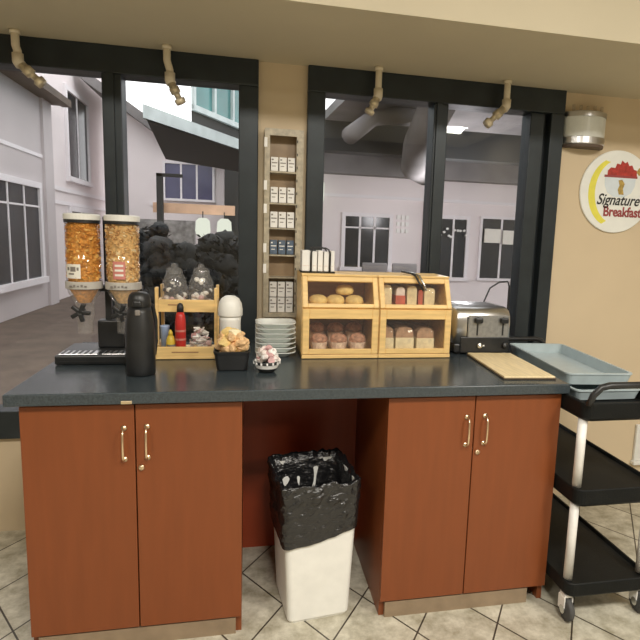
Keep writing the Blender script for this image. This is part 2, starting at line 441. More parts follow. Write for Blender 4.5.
# ------------------------------------------------------------------ cereal dispenser
t = thing('cereal_dispenser', (.345, .48, .91), 'black double cereal dispenser with two clear canisters at the left end of the worktop', 'dispenser')
b = MB(); b.box(.182, .512, .365, .62, .912, .948, .006)
b.box(.20, .50, .363, .366, .922, .926)
b.m(1).box(.194, .33, .372, .44, .9481, .9525, .002); b.box(.345, .50, .372, .44, .9481, .9525, .002)
b.m(0)
for k in range(6): b.box(.202+k*.02, .21+k*.02, .376, .436, .9525, .9545)
for k in range(7): b.box(.353+k*.02, .361+k*.02, .376, .436, .9525, .9545)
for i in range(4): b.lathe([(.012, .910), (.012, .913)], (.2, .49, .2, .49)[i], (.38, .38, .6, .6)[i], 12)
obj('base', b, ['black', 'chrome'], t)
b = MB(); b.box(.326, .350, .53, .56, .948, 1.47, .004); b.box(.300, .40, .51, .57, .948, 1.06, .006); b.box(.21, .47, .515, .55, 1.175, 1.20, .004)
obj('post', b, 'black', t)
for ci, (cx, cm, nm) in enumerate(((.266, 'cereal_a', 'golden flakes'), (.409, 'cereal_b', 'pale oat rings'))):
    cy = .478
    c = MB(); c.smooth = True
    c.lathe([(.0615, 1.222), (.0615, 1.452), (.059, 1.452), (.059, 1.222)], cx, cy, 32, False, False)
    can = obj('canister', c, 'acrylic', t); can['label'] = 'clear canister full of '+nm
    l = MB(); l.smooth = False
    l.m(1).lathe([(.0632, 1.440), (.0635, 1.452)], cx, cy, 32, False, False); l.m(0).lathe([(.0640, 1.452), (.065, 1.455), (.065, 1.470), (.060, 1.475), (.0, 1.476)], cx, cy, 32)  # black ring stands in for the dark shadow beneath the white lid
    obj('lid', l, ['white_pl', 'black'], can)
    # cereal: a packed core with loose pieces showing all round
    g = MB(); g.lathe([(.022, 1.135), (.050, 1.185), (.0545, 1.224), (.0545, 1.432), (.045, 1.446), (.0, 1.448)], cx, cy, 24)
    for k in range(620):
        a = random.random()*2*PI; z = 1.226+random.random()*.216; r = .0545
        if z > 1.437: r = .05*random.random()
        p = Vector((cx+r*math.cos(a), cy+r*math.sin(a), z))
        q = Matrix.Rotation(random.random()*6, 4, 'Z') @ Matrix.Rotation(random.random()*6, 4, 'X')
        tt = bmesh.new()
        s_ = .0055+random.random()*.0035
        bmesh.ops.create_icosphere(tt, subdivisions=1, radius=s_)
        for v in tt.verts: v.co.z *= .38; v.co.x *= 1.15
        g.m(random.choice((0, 0, 1, 2)))
        g.merge(tt, Matrix.Translation(p) @ q)
    if ci == 0:
        M['cer_a1'] = pm('dark_flake', (.50, .20, .03), .75); M['cer_a2'] = pm('pale_flake', (.82, .50, .14), .75)
        M['cer_b1'] = pm('brown_ring', (.50, .26, .09), .75); M['cer_b2'] = pm('cream_ring', (.88, .70, .40), .75)
    ce = obj('cereal', g, [cm, 'cer_a1' if ci == 0 else 'cer_b1', 'cer_a2' if ci == 0 else 'cer_b2'], can); ce['kind'] = 'stuff'; ce['label'] = nm
    k = MB(); k.smooth = False; k.lathe([(.0625, 1.190), (.066, 1.192), (.066, 1.218), (.0625, 1.220)], cx, cy, 32, False, False)
    k.m(1)
    for j in range(5): k.box(cx-.035+j*.013, cx-.027+j*.013, cy-.0668, cy-.060, 1.200, 1.206+.003*(j % 2))
    obj('collar', k, ['collar', 'ink_grey'], t)
    k = MB(); k.smooth = True; k.lathe([(.060, 1.191), (.056, 1.172), (.034, 1.135), (.034, 1.085), (.028, 1.055), (.028, 1.015)], cx, cy, 28, False, False)
    obj('chute', k, 'acrylic_h', t)
    k = MB(); k.smooth = False
    k.lathe([(.012, 0), (.012, .045)], mat=Matrix.Translation((cx, cy-.030, 1.105)) @ Matrix.Rotation(PI/2, 4, 'X'), n=14)
    for j in range(5):
        a = 2*PI*j/5+.4
        k.box(-.008, .008, -.078, -.060, .004, .036, .004, mat=Matrix.Translation((cx, cy, 1.105)) @ Matrix.Rotation(a, 4, 'Y'))
    obj('turning_knob', k, 'black', t)
    # paper label stuck on the canister, following its curve
    def curved(mb, a0, a1, z0, z1, r):
        n = 8; mb.loops([[Vector((cx+r*math.sin(a0+(a1-a0)*i/n), cy-r*math.cos(a0+(a1-a0)*i/n), z)) for i in range(n+1)] for z in (z0, z1)], False, False, False)
    k = MB()
    if ci == 0:
        curved(k, -.95, .08, 1.232, 1.286, .0622); k.m(1)
        curved(k, -.8, -.62, 1.262, 1.274, .0626); curved(k, -.55, -.2, 1.258, 1.276, .0626); curved(k, -.14, -.02, 1.262, 1.274, .0626); curved(k, -.7, -.3, 1.246, 1.252, .0626)
        obj('label', k, ['label', 'ink_grey'], can)
    else:
        curved(k, -.42, .32, 1.232, 1.300, .0622); k.m(1)
        for z in (1.244, 1.262, 1.280): curved(k, -.3, .2, z, z+.008, .0626)
        obj('label', k, ['label_r', 'label'], can)

# ------------------------------------------------------------------ thermos jug
t = thing('vacuum_jug', (.512, .235, .91), 'tall black insulated jug standing in front of the cereal dispenser', 'jug')
b = MB(); b.smooth = True
b.lathe([(.046, .911), (.050, .915), (.0505, .95), (.050, 1.06), (.047, 1.10), (.041, 1.135), (.037, 1.155)], .512, .215, 32)
obj('body', b, 'black', t)
b = MB(); b.smooth = True
b.lathe([(.037, 1.155), (.0385, 1.158), (.0385, 1.178), (.034, 1.196), (.024, 1.206), (.0, 1.208)], .512, .215, 28, True, False)
b.smooth = False; b.box(.498, .526, .165, .19, 1.158, 1.180, .006)
c = obj('lid', b, 'black', t)
obj('pour_button', MB().box(.504, .522, .1665, .178, 1.128, 1.148, .004), 'ink_grey', t)['label'] = 'grey button below the lid'
b = MB(); b.smooth = True
b.tube([(.535, .245, 1.165), (.548, .262, 1.150), (.556, .270, 1.10), (.556, .270, 1.02), (.551, .262, .975), (.545, .250, .965)], .008, 10)
obj('handle', b, 'black', t)

# ------------------------------------------------------------------ bamboo organiser and what it holds
t = thing('condiment_stand', (.64, .55, .91), 'two-tier bamboo stand holding jars and condiments, right of the black jug', 'organiser')
ox0, ox1, oy0, oy1 = .518, .762, .45, .66
oy1 = .70; uy = .515
b = MB(); b.box(ox0, ox1, oy0, oy1, .912, .924, .002); obj('lower_shelf', b, 'bamboo', t)
b = MB(); b.box(ox0+.012, ox1-.012, oy0, oy0+.012, .924, .962, .002); b.m(1).box(ox0+.07, ox1-.07, oy0-.0008, oy0+.001, .938, .943); obj('lower_rail', b, ['bamboo', 'bamboo_in'], t)
b = MB(); b.box(ox0+.012, ox1-.012, uy+.012, oy1, 1.095, 1.107, .002); obj('upper_shelf', b, 'bamboo', t)
b = MB(); b.box(ox0+.012, ox1-.012, uy, uy+.012, 1.095, 1.146, .002); b.m(1).box(ox0+.05, ox0+.10, uy-.0008, uy+.001, 1.122, 1.127); obj('upper_rail', b, ['bamboo', 'bamboo_in'], t)
for x in (ox0, ox1-.012):
    b = MB(); b.box(x, x+.012, oy0, oy1, .924, .962, .002); b.box(x, x+.012, uy, uy+.03, .962, 1.195, .002); b.box(x, x+.012, oy1-.03, oy1, .962, 1.195, .002); b.box(x, x+.012, uy+.03, oy1-.03, 1.095, 1.14)
    obj('side_frame', b, 'bamboo', t)
def glass_jar(cx, cy, z, label, s=1.):
    j = thing('glass_jar', (cx, cy, z), label, 'jar', 'glass jars on the bamboo stand')
    g = MB(); g.smooth = True
    pr_ = [(.030, .0), (.038, .006), (.045, .035), (.0455, .07), (.042, .105), (.034, .128), (.030, .138)]
    g.lathe([(r*s*1.16, z+.001+h*s) for r, h in pr_], cx, cy, 28, True, False); obj('jar_bowl', g, 'acrylic_h', j)
    g = MB(); g.smooth = True
    g.lathe([(.033*s, z+.139*s), (.034*s, z+.146*s), (.03*s, z+.160*s), (.014*s, z+.168*s), (.012*s, z+.180*s), (.0, z+.183*s)], cx, cy, 24); obj('jar_lid', g, 'acrylic_h', j)
    return j
for i, (jx, nm) in enumerate(((.586, 'left'), (.694, 'right'))):
    jy = .592
    glass_jar(jx, jy, 1.1072, 'round clear glass jar of foil sweets on the stand, the %s of the two' % nm)
    for k in range(52):
        a = random.random()*6.28; r = .037*math.sqrt(random.random()); z = 1.122+.105*(k/52)
        rr = .0135
        if k > 36: r *= .6
        s_ = MB(); s_.smooth = True
        s_.ball((jx+r*math.cos(a), jy+r*math.sin(a), z), rr, 2, (1, .8, .7), Matrix.Rotation(random.random()*6, 4, 'X') @ Matrix.Rotation(random.random()*6, 4, 'Z'), .06)
        tag(obj('wrapped_sweet', s_, random.choice(('dark_choc', 'dark_choc', 'card')) if k > 16 else random.choice(('card', 'pod_pink', 'pod'))),
            'small wrapped sweet inside the %s glass jar on the bamboo stand' % nm, 'sweet', 'sweets in the %s glass jar' % nm)
# red squeeze bottle
t = thing('sauce_bottle', (.619, .487, .924), 'tall red sauce bottle with black cap on the lower shelf of the bamboo stand', 'bottle')
b = MB(); b.smooth = True; b.lathe([(.019, .925), (.021, .928), (.021, 1.060), (.018, 1.085), (.0125, 1.100)], .619, .487, 24, True, True); obj('body', b, 'red', t)
b = MB(); b.smooth = True; b.lathe([(.0135, 1.100), (.0135, 1.118), (.010, 1.132), (.004, 1.136), (0, 1.136)], .619, .487, 18); obj('cap', b, 'ink', t)
b = MB(); b.lathe([(.0213, .930), (.0214, .955)], .619, .487, 24, False, False); obj('label', b, 'card', t)
for zz in (.985, 1.02):
    b = MB(); b.lathe([(.0215, zz), (.0215, zz+.008)], .619, .487, 24, False, False); obj('label_stripe', b, 'label_r', t)
#, (.0215, .993)], .619, .487, 24, False, False).lathe([(.0215, 1.02), (.0215, 1.028)], .619, .487, 24, False, False); obj('label', b, ['card', 'label_r'], t)
# yellow bottle and blue-white cup
t = thing('mustard_bottle', (.583, .50, .924), 'short yellow mustard bottle left of the red sauce bottle', 'bottle')
b = MB(); b.smooth = True; b.lathe([(.016, .925), (.0175, .928), (.0175, .985), (.012, 1.0), (.007, 1.004)], .580, .490, 20); obj('body', b, 'yellow', t)
b = MB(); b.smooth = True; b.lathe([(.009, 1.004), (.0085, 1.014), (.003, 1.026), (0, 1.027)], .580, .490, 14); obj('nozzle', b, 'yellow', t)
b = MB(); b.lathe([(.0179, .945), (.0179, .968)], .583, .485, 20, False, False); obj('label', b, 'ink_grey', t)
b = MB(); b.smooth = True; b.lathe([(.016, .925), (.018, 1.03), (.019, 1.032), (.019, 1.038), (.0, 1.04)], .553, .53, 20)
tag(obj('plastic_cup', b, 'blue'), 'pale blue lidded cup at the left end of the lower stand shelf', 'cup')
# open glass bowl of sugar packets on the lower shelf
t = thing('packet_bowl', (.697, .505, .924), 'clear glass bowl heaped with sugar packets on the lower stand shelf', 'bowl')
b = MB(); b.smooth = True; b.lathe([(.030, .925), (.038, .93), (.044, .96), (.046, .985), (.0445, .985), (.036, .935), (.0, .931)], .697, .507, 26, True, False); obj('bowl_wall', b, 'acrylic_h', t)
for k in range(40):
    a = random.random()*6.28; rz = k/40; r = .037*math.sqrt(random.random())*(1-.35*rz)
    s_ = MB(); s_.box(-.013, .013, -.003, .003, -.010, .010, .002, 1, Matrix.Translation((.697+r*math.cos(a), .505+r*math.sin(a), 0.945+.088*rz)) @ Matrix.Rotation(random.random()*6, 4, 'Z') @ Matrix.Rotation(random.random()*2, 4, 'X'))
    tag(obj('sugar_packet', s_, random.choice(('card', 'card', 'pod', 'pod_pink'))), 'small sugar packet heaped in the glass bowl on the lower stand shelf', 'packet', 'sugar packets in the glass bowl')

# ------------------------------------------------------------------ white canister
t = thing('white_canister', (.818, .40, .91), 'white lidded plastic canister behind the black basket of snacks', 'canister')
b = MB(); b.smooth = True; b.lathe([(.036, .911), (.040, .916), (.041, 1.08), (.043, 1.098)], .818, .40, 28); obj('body', b, 'white_pl', t)
b = MB(); b.smooth = True; b.lathe([(.0465, 1.098), (.048, 1.102), (.048, 1.125), (.044, 1.150), (.034, 1.168), (.018, 1.178), (0, 1.180)], .818, .40, 28); obj('lid', b, 'white_pl', t)

# ------------------------------------------------------------------ black basket of snacks
t = thing('snack_basket', (.83, .29, .91), 'square black basket of tan snack packets, left of the small patterned bowl', 'basket')
b = MB(); cx, cy = .829, .295
rings = [rrect(cx, cy, w, w, .018, z) for w, z in ((.105, .911), (.112, .915), (.128, .970), (.136, .982), (.136, .986), (.128, .986), (.120, .970), (.104, .920))]
b.loops(rings); obj('basket_body', b, 'black', t)
lay = [(9, .034, .960), (12, .043, .990), (10, .047, 1.012), (8, .036, 1.032), (4, .018, 1.048)]
for lv, k in [(l, q) for l in range(5) for q in range(lay[l][0])]:
    nn, rr_, zz_ = lay[lv]; a = 2*PI*k/nn+lv*.5; r = rr_*(1 if k % 3 else .45)
    p = (cx+r*math.cos(a), cy+r*math.sin(a), zz_+.008*random.random())
    s_ = MB(); s_.smooth = False
    s_.ball(p, .021, 2, (1.15, .85, .7), Matrix.Rotation(random.random()*6, 4, 'Z') @ Matrix.Rotation(random.random()*2, 4, 'X'), .20)
    tag(obj('snack_packet', s_, random.choice(('tan_pack', 'tan_pack', 'tan_pack', 'tan_pack', 'bread', 'crumb'))), 'small tan snack packet heaped in the square black basket', 'packet', 'snack packets in the black basket')

# ------------------------------------------------------------------ small patterned bowl of creamers
t = thing('creamer_bowl', (.957, .225, .91), 'small black and white bowl of creamers in front of the white plates', 'bowl')
b = MB(); b.smooth = True; cx, cy = .957, .225
b.m(0).lathe([(.026, .911), (.030, .913), (.040, .928)], cx, cy, 28, True, False)
b.m(1).lathe([(.040, .928), (.046, .942)], cx, cy, 28, False, False)
b.m(0).lathe([(.046, .942), (.050, .955), (.048, .955), (.038, .930), (0, .920)], cx, cy, 28, False, False)
b.smooth = False
for k in range(14):
    a = 2*PI*k/14; b.m(1).box(-.003, .003, -.0515, -.045, .944, .953, 0, 1, Matrix.Translation((cx, cy, 0)) @ Matrix.Rotation(a, 4, 'Z'))
obj('bowl_wall', b, ['ink', 'card'], t)
for k in range(46):
    lv = k/46; r = .046*math.sqrt(random.random())*(1-.40*lv); a = random.random()*6.28
    s_ = MB(); s_.smooth = False
    q = Matrix.Translation((cx+r*math.cos(a), cy+r*math.sin(a), 0.948+.048*lv)) @ Matrix.Rotation(random.random()*6, 4, 'Z') @ Matrix.Rotation(random.random()*1.6, 4, 'X')
    s_.lathe([(.008, -.007), (.0105, .006), (.0125, .0065), (.0125, .008)], mat=q, n=12)
    tag(obj('creamer_pod', s_, random.choice(('card', 'pod', 'pod_pink'))), 'tiny creamer pod heaped in the small black and white bowl', 'creamer', 'creamer pods in the small bowl')

# ------------------------------------------------------------------ stack of plates
first = None; cx, cy = 1.003, .535
names = ['bottom', 'second lowest', 'third lowest', 'fourth from the bottom', 'third from the top', 'second from the top', 'top']
for k in range(7):
    z = .911+k*.0205
    b = MB(); b.smooth = True
    rings = [rrect(cx, cy, w, w, r, z+h) for w, r, h in ((.105, .025, 0), (.110, .025, .002), (.150, .04, .016), (.170, .045, .021), (.171, .045, .023), (.166, .043, .0235), (.148, .038, .018), (.108, .022, .005))]
    b.loops(rings)
    tag(obj('plate', b, 'porcelain'), 'white rounded square plate, %s of the stack beside the bread cases' % names[k], 'plate', 'white plates stacked on the worktop')

# ------------------------------------------------------------------ wall rack of tea boxes
rx0, rx1, ry0, ry1, rz0, rz1 = .958, 1.134, .80, .876, 1.036, 1.892
t = thing('wall_rack', ((rx0+rx1)/2, ry1, rz0), 'tall narrow wall-mounted rack of tea boxes between the two windows', 'rack')
obj('back_board', MB().box(rx0+.006, rx1-.006, ry1-.006, ry1, rz0, rz1), 'rack', t)
obj('side_board', MB().box(rx0, rx0+.006, ry0+.004, ry1, rz0, rz1), 'rack_edge', t); obj('side_board', MB().box(rx1-.006, rx1, ry0+.004, ry1, rz0, rz1), 'rack_edge', t)
b = MB(); b.box(rx0, rx0+.024, ry0, ry0+.004, rz0, rz1); b.box(rx1-.032, rx1, ry0, ry0+.004, rz0, rz1); b.box(rx0+.024, rx1-.032, ry0, ry0+.004, rz1-.024, rz1); b.box(rx0+.024, rx1-.032, ry0, ry0+.004, rz0, rz0+.02)
b.m(1)
for k in range(14): b.box(rx1-.030, rx1-.026, ry0-.001, ry0, rz0+.05+k*.058, rz0+.062+k*.058)
obj('front_frame', b, ['rack_edge', 'ink'], t)
shelf_z = [1.712, 1.570, 1.456, 1.332, 1.228, 1.058]
for z in shelf_z: obj('shelf', MB().box(rx0+.006, rx1-.006, ry0+.004, ry1-.006, z-.008, z-.001), 'rack_edge', t)
obj('top_board', MB().box(rx0, rx1, ry0, ry1, rz1, rz1+.006), 'rack_edge', t)
for z in (1.815, 1.625, 1.52, 1.34, 1.245):
    obj('price_tag', MB().box(rx0-.002, rx0+.012, ry0-.002, ry0-.0004, z, z+.042), 'card', t)
slot = {1.712: ('top filled', 'card', .062, .057), 1.570: ('second filled', 'card', .070, .066), 1.456: ('third filled', 'card', .072, .068), 1.332: ('fourth filled', 'blue_grey', .066, .07), 1.058: ('lowest', 'card', .070, .07)}
pos = ['left', 'middle', 'right']
for z, (nm, mt, h, hh) in slot.items():
    rows = 2 if z == 1.058 else 1
    for rr in range(rows):
        for k in range(3):
            x = .987+k*.0385
            bz = z+.0005+rr*.074
            b = MB(); b.box(x, x+.033, .812, .862, bz, bz+h, .001)
            b.m(1).box(x+.004, x+.029, .8112, .8122, bz+h*.55, bz+h*.62); b.box(x+.006, x+.022, .8112, .8122, bz+h*.32, bz+h*.37)
            b.box(x+.004, x+.012, .8112, .8122, bz+h*.76, bz+h*.86)
            cl = 'blue grey' if mt == 'blue_grey' else 'white'
            rn = '' if rows == 1 else (', upper row' if rr else ', lower row')
            tag(obj('tea_box', b, [mt, 'ink_grey' if mt == 'card' else 'card']), '%s tea box, %s one in the %s slot of the wall rack%s' % (cl, pos[k], nm, rn), 'tea box', 'tea boxes in the wall rack')

# ------------------------------------------------------------------ bread cases
def bread_case(x0, x1, label, side):
    y0, y1, zb, zm, zt = .44, .72, .912, 1.124, 1.256
    yt = .50
    t = thing('bread_case', ((x0+x1)/2, (y0+y1)/2, zb), label, 'bread case', 'bamboo bread cases on the worktop')
    for x in (x0, x1-.012):
        b = MB(); b.prism([(y0+.014, zb), (y1, zb), (y1, zt), (yt+.014, zt), (y0+.014, zm+.01)], 0, x, x+.012); obj('side_panel', b, 'bamboo', t)
    obj('base_board', MB().box(x0, x1, y0, y1, zb, zb+.016, .002), 'bamboo', t)
    obj('middle_board', MB().box(x0+.012, x1-.012, y0+.012, y1-.01, zm-.006, zm+.004), 'bamboo', t)
    obj('top_board', MB().box(x0, x1, yt, y1, zt, zt+.010, .002), 'bamboo', t)
    obj('back_board', MB().box(x0+.012, x1-.012, y1-.01, y1, zb+.016, zt), 'bamboo_in', t)
    def door(z0, z1, ya, yb, top, bot, st):
        n = Vector((0, yb-ya, z1-z0)); L_ = n.length; q = Matrix.Translation((0, ya, z0)) @ Matrix.Rotation(-math.atan2(yb-ya, z1-z0), 4, 'X')
        a, c = x0+.002, x1-.002
        d = MB(); d.box(a, a+st, 0, .013, 0, L_, .002, 1, q); d.box(c-st, c, 0, .013, 0, L_, .002, 1, q)
        d.box(a+st, c-st, 0, .013, L_-top, L_, .002, 1, q); d.box(a+st, c-st, 0, .013, 0, bot, .002, 1, q)
        o = obj('door', d, 'bamboo', t)
        obj('door_pane', MB().box(a+st-.003, c-st+.003, .005, .008, bot-.003, L_-top+.003, 0, 1, q), 'acrylic_door', o)
        return o
    door(zb+.018, zm-.001, y0, y0, .042, .022, .028)
    door(zm+.006, zt, y0, yt, .022, .018, .022)
    return t
bread_case(1.108, 1.437, 'two-tier bamboo bread case holding round rolls over wrapped muffins', 0)
bread_case(1.439, 1.765, 'two-tier bamboo bread case beside the toaster, holding bagged bread', 1)
# rolls, upper left
for k, (x, y, z, lb) in enumerate(((1.185, .545, 1.129, 'left'), (1.262, .55, 1.129, 'middle'), (1.345, .545, 1.129, 'right'), (1.305, .57, 1.172, 'top'))):
    b = MB(); b.smooth = True
    b.lathe([(.024, z), (.037, z+.006), (.041, z+.018), (.037, z+.032), (.024, z+.041), (.008, z+.044), (0, z+.0445)], x, y, 26, True, False, 1, .85)
    b.smooth = False
    tag(obj('bread_roll', b, 'bread'), 'golden round roll, %s one in the upper left bread case' % lb, 'roll', 'rolls in the upper bread case')
# wrapped muffins, lower left: two rows of three
for r_ in range(2):
    for k in range(3):
        x = 1.187+k*.085; y = .50+r_*.10; z = .929+r_*.055
        if r_ == 1: z = .929
        h = 1. if r_ == 0 else 1.6
        t = thing('wrapped_muffin', (x, y, z), 'dark muffin in a pale wrapper, %s of the %s row in the lower bread case' % (('left', 'middle', 'right')[k], ('front', 'back')[r_]), 'muffin', 'muffins in the lower bread case')
        b = MB(); b.smooth = False
        n = 22
        b.loops([[Vector((x+(rad*(1+.05*(i % 2)))*math.cos(2*PI*i/n), y+(rad*(1+.05*(i % 2)))*math.sin(2*PI*i/n), zz)) for i in range(n)] for rad, zz in ((.027, z), (.036, z+.046*h))]); obj('paper_cup', b, 'pink_wrap', t)
        b = MB(); b.smooth = True; b.ball((x, y, z+.056*h), .037, 3, (1, 1, .72), None, .05); obj('muffin_top', b, 'muffin', t)
# bagged loaves
def loaf(name, x0, x1, y0, y1, z0, h, mats, label, grp, stripe=None, lean=0.):
    t = thing(name, ((x0+x1)/2, (y0+y1)/2, z0), label, 'bread', grp)
    w = x1-x0
    prof = [(0, 0), (w, 0), (w, h*.70), (w*.98, h*.86), (w*.84, h*.97), (w*.5, h), (w*.16, h*.97), (w*.02, h*.86), (0, h*.70)]
    b = MB(); b.smooth = False
    n = 7
    for k in range(n):     # separate slices, crumb on the face and crust round the edge
        a = y0+(y1-y0)*k/n; c = y0+(y1-y0)*(k+.86)/n
        dx = lean*k
        b.m(0).prism([(x0+u+dx, z0+v) for u, v in prof], 1, a, c)
    obj('slices', b, mats, t)
    if stripe:
        s_ = MB(); s_.box(x0-.002, x1+.002, y0-.004, y1, z0+.0005, z0+h*stripe[1]); obj('bag_label', s_, stripe[0], t)
    bag = MB(); bag.smooth = True
    cxx, cyy = (x0+x1)/2, (y0+y1)/2
    bag.loops([rrect(cxx, cyy, w+.006, y1-y0+.012, .01, z0+.0003), rrect(cxx, cyy, w+.008, y1-y0+.014, .01, z0+h*.75), rrect(cxx, cyy, w-.004, y1-y0+.004, .008, z0+h+.003)])
    obj('clear_bag', bag, 'acrylic', t)
    return t
g1 = 'bread bags in the upper right case'
loaf('bread_bag', 1.466, 1.512, .535, .68, 1.129, .092, ['crumb'], 'bag of pale sliced bread at the left end of the upper right case', g1)
loaf('bread_bag', 1.533, 1.572, .535, .68, 1.129, .084, ['pod'], 'bag of bread with red label, second from left in the upper right case', g1, ('redlabel', .55))
loaf('bread_bag', 1.584, 1.628, .535, .68, 1.129, .090, ['crumb'], 'bag of pale bread in the middle right of the upper right case', g1)
loaf('bread_bag', 1.636, 1.656, .535, .68, 1.129, .072, ['redlabel'], 'narrow red packet between pale bread bags in the upper right case', g1)
loaf('bread_bag', 1.664, 1.712, .535, .68, 1.129, .082, ['crumb'], 'bag of pale bread at the right end of the upper right case', g1)
g2 = 'loaves in the lower right case'
loaf('bread_loaf', 1.462, 1.512, .48, .66, .929, .112, ['brownbread'], 'bagged loaf with cream wrapper at the left of the lower right case', g2, ('crumb', .58))
loaf('bread_loaf', 1.526, 1.604, .48, .66, .929, .112, ['brownbread'], 'bagged loaf with cream wrapper in the middle of the lower right case', g2, ('crumb', .58))
loaf('bread_loaf', 1.622, 1.698, .48, .66, .929, .108, ['brownbread'], 'bagged loaf with cream wrapper at the right of the lower right case', g2, ('crumb', .58))
# serving tongs leaning over the upper right case
t = thing('serving_tongs', (1.60, .5, 1.267), 'small metal tongs lying over the top edge of the right bread case', 'tongs')
for s_ in (-1, 1):
    b = MB(); b.smooth = True
    b.tube([(1.575+s_*.004, .60, 1.278), (1.597+s_*.007, .52, 1.276), (1.612+s_*.009, .490, 1.268), (1.630+s_*.009, .474, 1.232), (1.642+s_*.006, .462, 1.205)], .0045, 8)
    obj('arm', b, 'steel' if s_ > 0 else 'ink', t)
b = MB(); b.smooth = True; b.tube([(1.571, .600, 1.278), (1.575, .608, 1.279), (1.579, .600, 1.278)], .005, 8); obj('hinge', b, 'steel', t)

# ------------------------------------------------------------------ wire holder with white packets on the left case
t = thing('wire_holder', (1.18, .58, 1.267), 'black wire holder of white packets on top of the left bread case', 'holder')
b = MB(); b.smooth = True
hx0, hx1, hy0, hy1 = 1.110, 1.252, .535, .64
for y in (hy0, hy1):
    b.tube([(hx0, y, 1.270), (hx1, y, 1.270)], .003, 8)
    b.tube([(1.150, y, 1.270), (1.150, y, 1.352), (1.156, y, 1.368), (1.170, y, 1.374), (1.212, y, 1.374), (1.226, y, 1.366), (1.232, y, 1.350), (1.232, y, 1.270)], .0032, 8)
for x in (hx0, 1.150, 1.19, 1.232, hx1): b.tube([(x, hy0, 1.270), (x, hy1, 1.270)], .003, 8)
obj('wire_frame', b, 'black', t)
for k, x in enumerate((1.112, 1.155, 1.180, 1.206, 1.236)):
    w = .034 if k == 0 else (.021 if k < 4 else .016)
    b = MB(); b.box(x, x+w, hy0+.006, hy1-.004, 1.2735, 1.362-.004*(k % 2), .002)
    b.m(1).box(x+.003, x+w-.004, hy0+.0054, hy0+.0066, 1.295, 1.299)
    tag(obj('filter_packet', b, ['card', 'pod']), 'white paper packet in the black wire holder, %s from the left' % ('first', 'second', 'third', 'fourth', 'fifth')[k], 'packet', 'white packets in the wire holder')

# ------------------------------------------------------------------ toaster
tx0, tx1, ty0, ty1 = 1.806, 2.084, .505, .80
t = thing('toaster', ((tx0+tx1)/2, (ty0+ty1)/2, .91), 'chrome four-slice toaster with black base and levers, right of the bread cases', 'toaster')
b = MB(); b.smooth = True
ring = lambda x, k: [Vector((x, y, z)) for y, z in k]
sec = [(ty0, .962), (ty0, 1.07), (ty0+.006, 1.098), (ty0+.022, 1.118), (ty0+.05, 1.128), (ty1-.05, 1.128), (ty1-.022, 1.118), (ty1-.006, 1.098), (ty1, 1.07), (ty1, .962)]
cyc, czc = (ty0+ty1)/2, 1.04
def secs(s_): return [(cyc+(y-cyc)*s_, .962+(z-.962)*(1-(1-s_)*.8)) for y, z in sec]
b.loops([ring(tx0, secs(.88)), ring(tx0+.006, secs(.95)), ring(tx0+.02, secs(1.)), ring(tx1-.02, secs(1.)), ring(tx1-.006, secs(.95)), ring(tx1, secs(.88))])
obj('shell', b, 'chrome', t)
b = MB(); b.box(tx0+.002, tx1-.002, ty0+.002, ty1-.002, .918, .9615, .008); obj('base_band', b, 'black', t)
b = MB(); b.box(tx0+.030, tx1-.010, ty0-.005, ty0+.002, .920, .992, .003); obj('control_panel', b, 'black', t)
b = MB(); b.box(tx0+.058, tx0+.064, ty0-.002, ty0+.004, .985, 1.085, .001); obj('face_groove', b, 'black', t)
b = MB(); b.box(tx0+.066, tx1-.014, ty0-.0022, ty0+.002, .990, 1.092, .001); obj('front_plate', b, 'plate_grey', t)
for x in (1.915, 2.040):
    b = MB(); b.box(x-.004, x+.004, ty0-.003, ty0+.002, 1.00, 1.085); b.box(x-.019, x+.019, ty0-.024, ty0-.002, 1.058, 1.084, .006); obj('lever', b, 'black', t)
    b = MB(); b.smooth = True; b.lathe([(.014, 0), (.014, .010), (.011, .014), (0, .014)], mat=Matrix.Translation((x+.012, ty0-.005, .955)) @ Matrix.Rotation(PI/2, 4, 'X'), n=18); obj('dial', b, 'steel' if x < 2 else 'black', t)
b = MB(); b.box(1.925, 1.953, ty0-.0062, ty0-.005, .950, .956); obj('badge', b, 'card', t)
for k in range(4):
    y = ty0+.06+k*.048; obj('slot', MB().box(tx0+.05, tx1-.04, y, y+.022, 1.1272, 1.1288), 'ink', t)
b = MB(); b.smooth = True
b.tube([(2.03, .80, .95), (2.06, .83, 1.0), (2.085, .835, 1.12), (2.115, .838, 1.19), (2.165, .838, 1.222), (2.212, .838, 1.226), (2.222, .838, 1.20), (2.222, .838, 1.05), (2.20, .838, .935), (2.16, .82, .9135), (2.05, .815, .9135)], .0045, 8)
# the lead stays over the worktop: mirrored loop
obj('power_cord', b, 'black', t)
for x in (tx0+.03, tx1-.03):
    for y in (ty0+.03, ty1-.03): obj('foot', MB().lathe([(.010, .9105), (.010, .919)], x, y, 12), 'rubber', t)

# ------------------------------------------------------------------ beige board at the right end
q = Matrix.Translation((1.957, .262, 0)) @ Matrix.Rotation(-.065, 4, 'Z')
t = thing('cutting_board', (1.957, .262, .91), 'beige cutting board lying on the worktop in front of the toaster', 'board')
b = MB(); b.box(-.106, .106, -.225, .225, .9105, .9155, .002, 1, q); obj('underside', b, 'mat_edge', t)
b = MB(); b.box(-.104, .104, -.223, .223, .9156, .923, .003, 2, q); obj('board_top', b, 'mat_top', t)

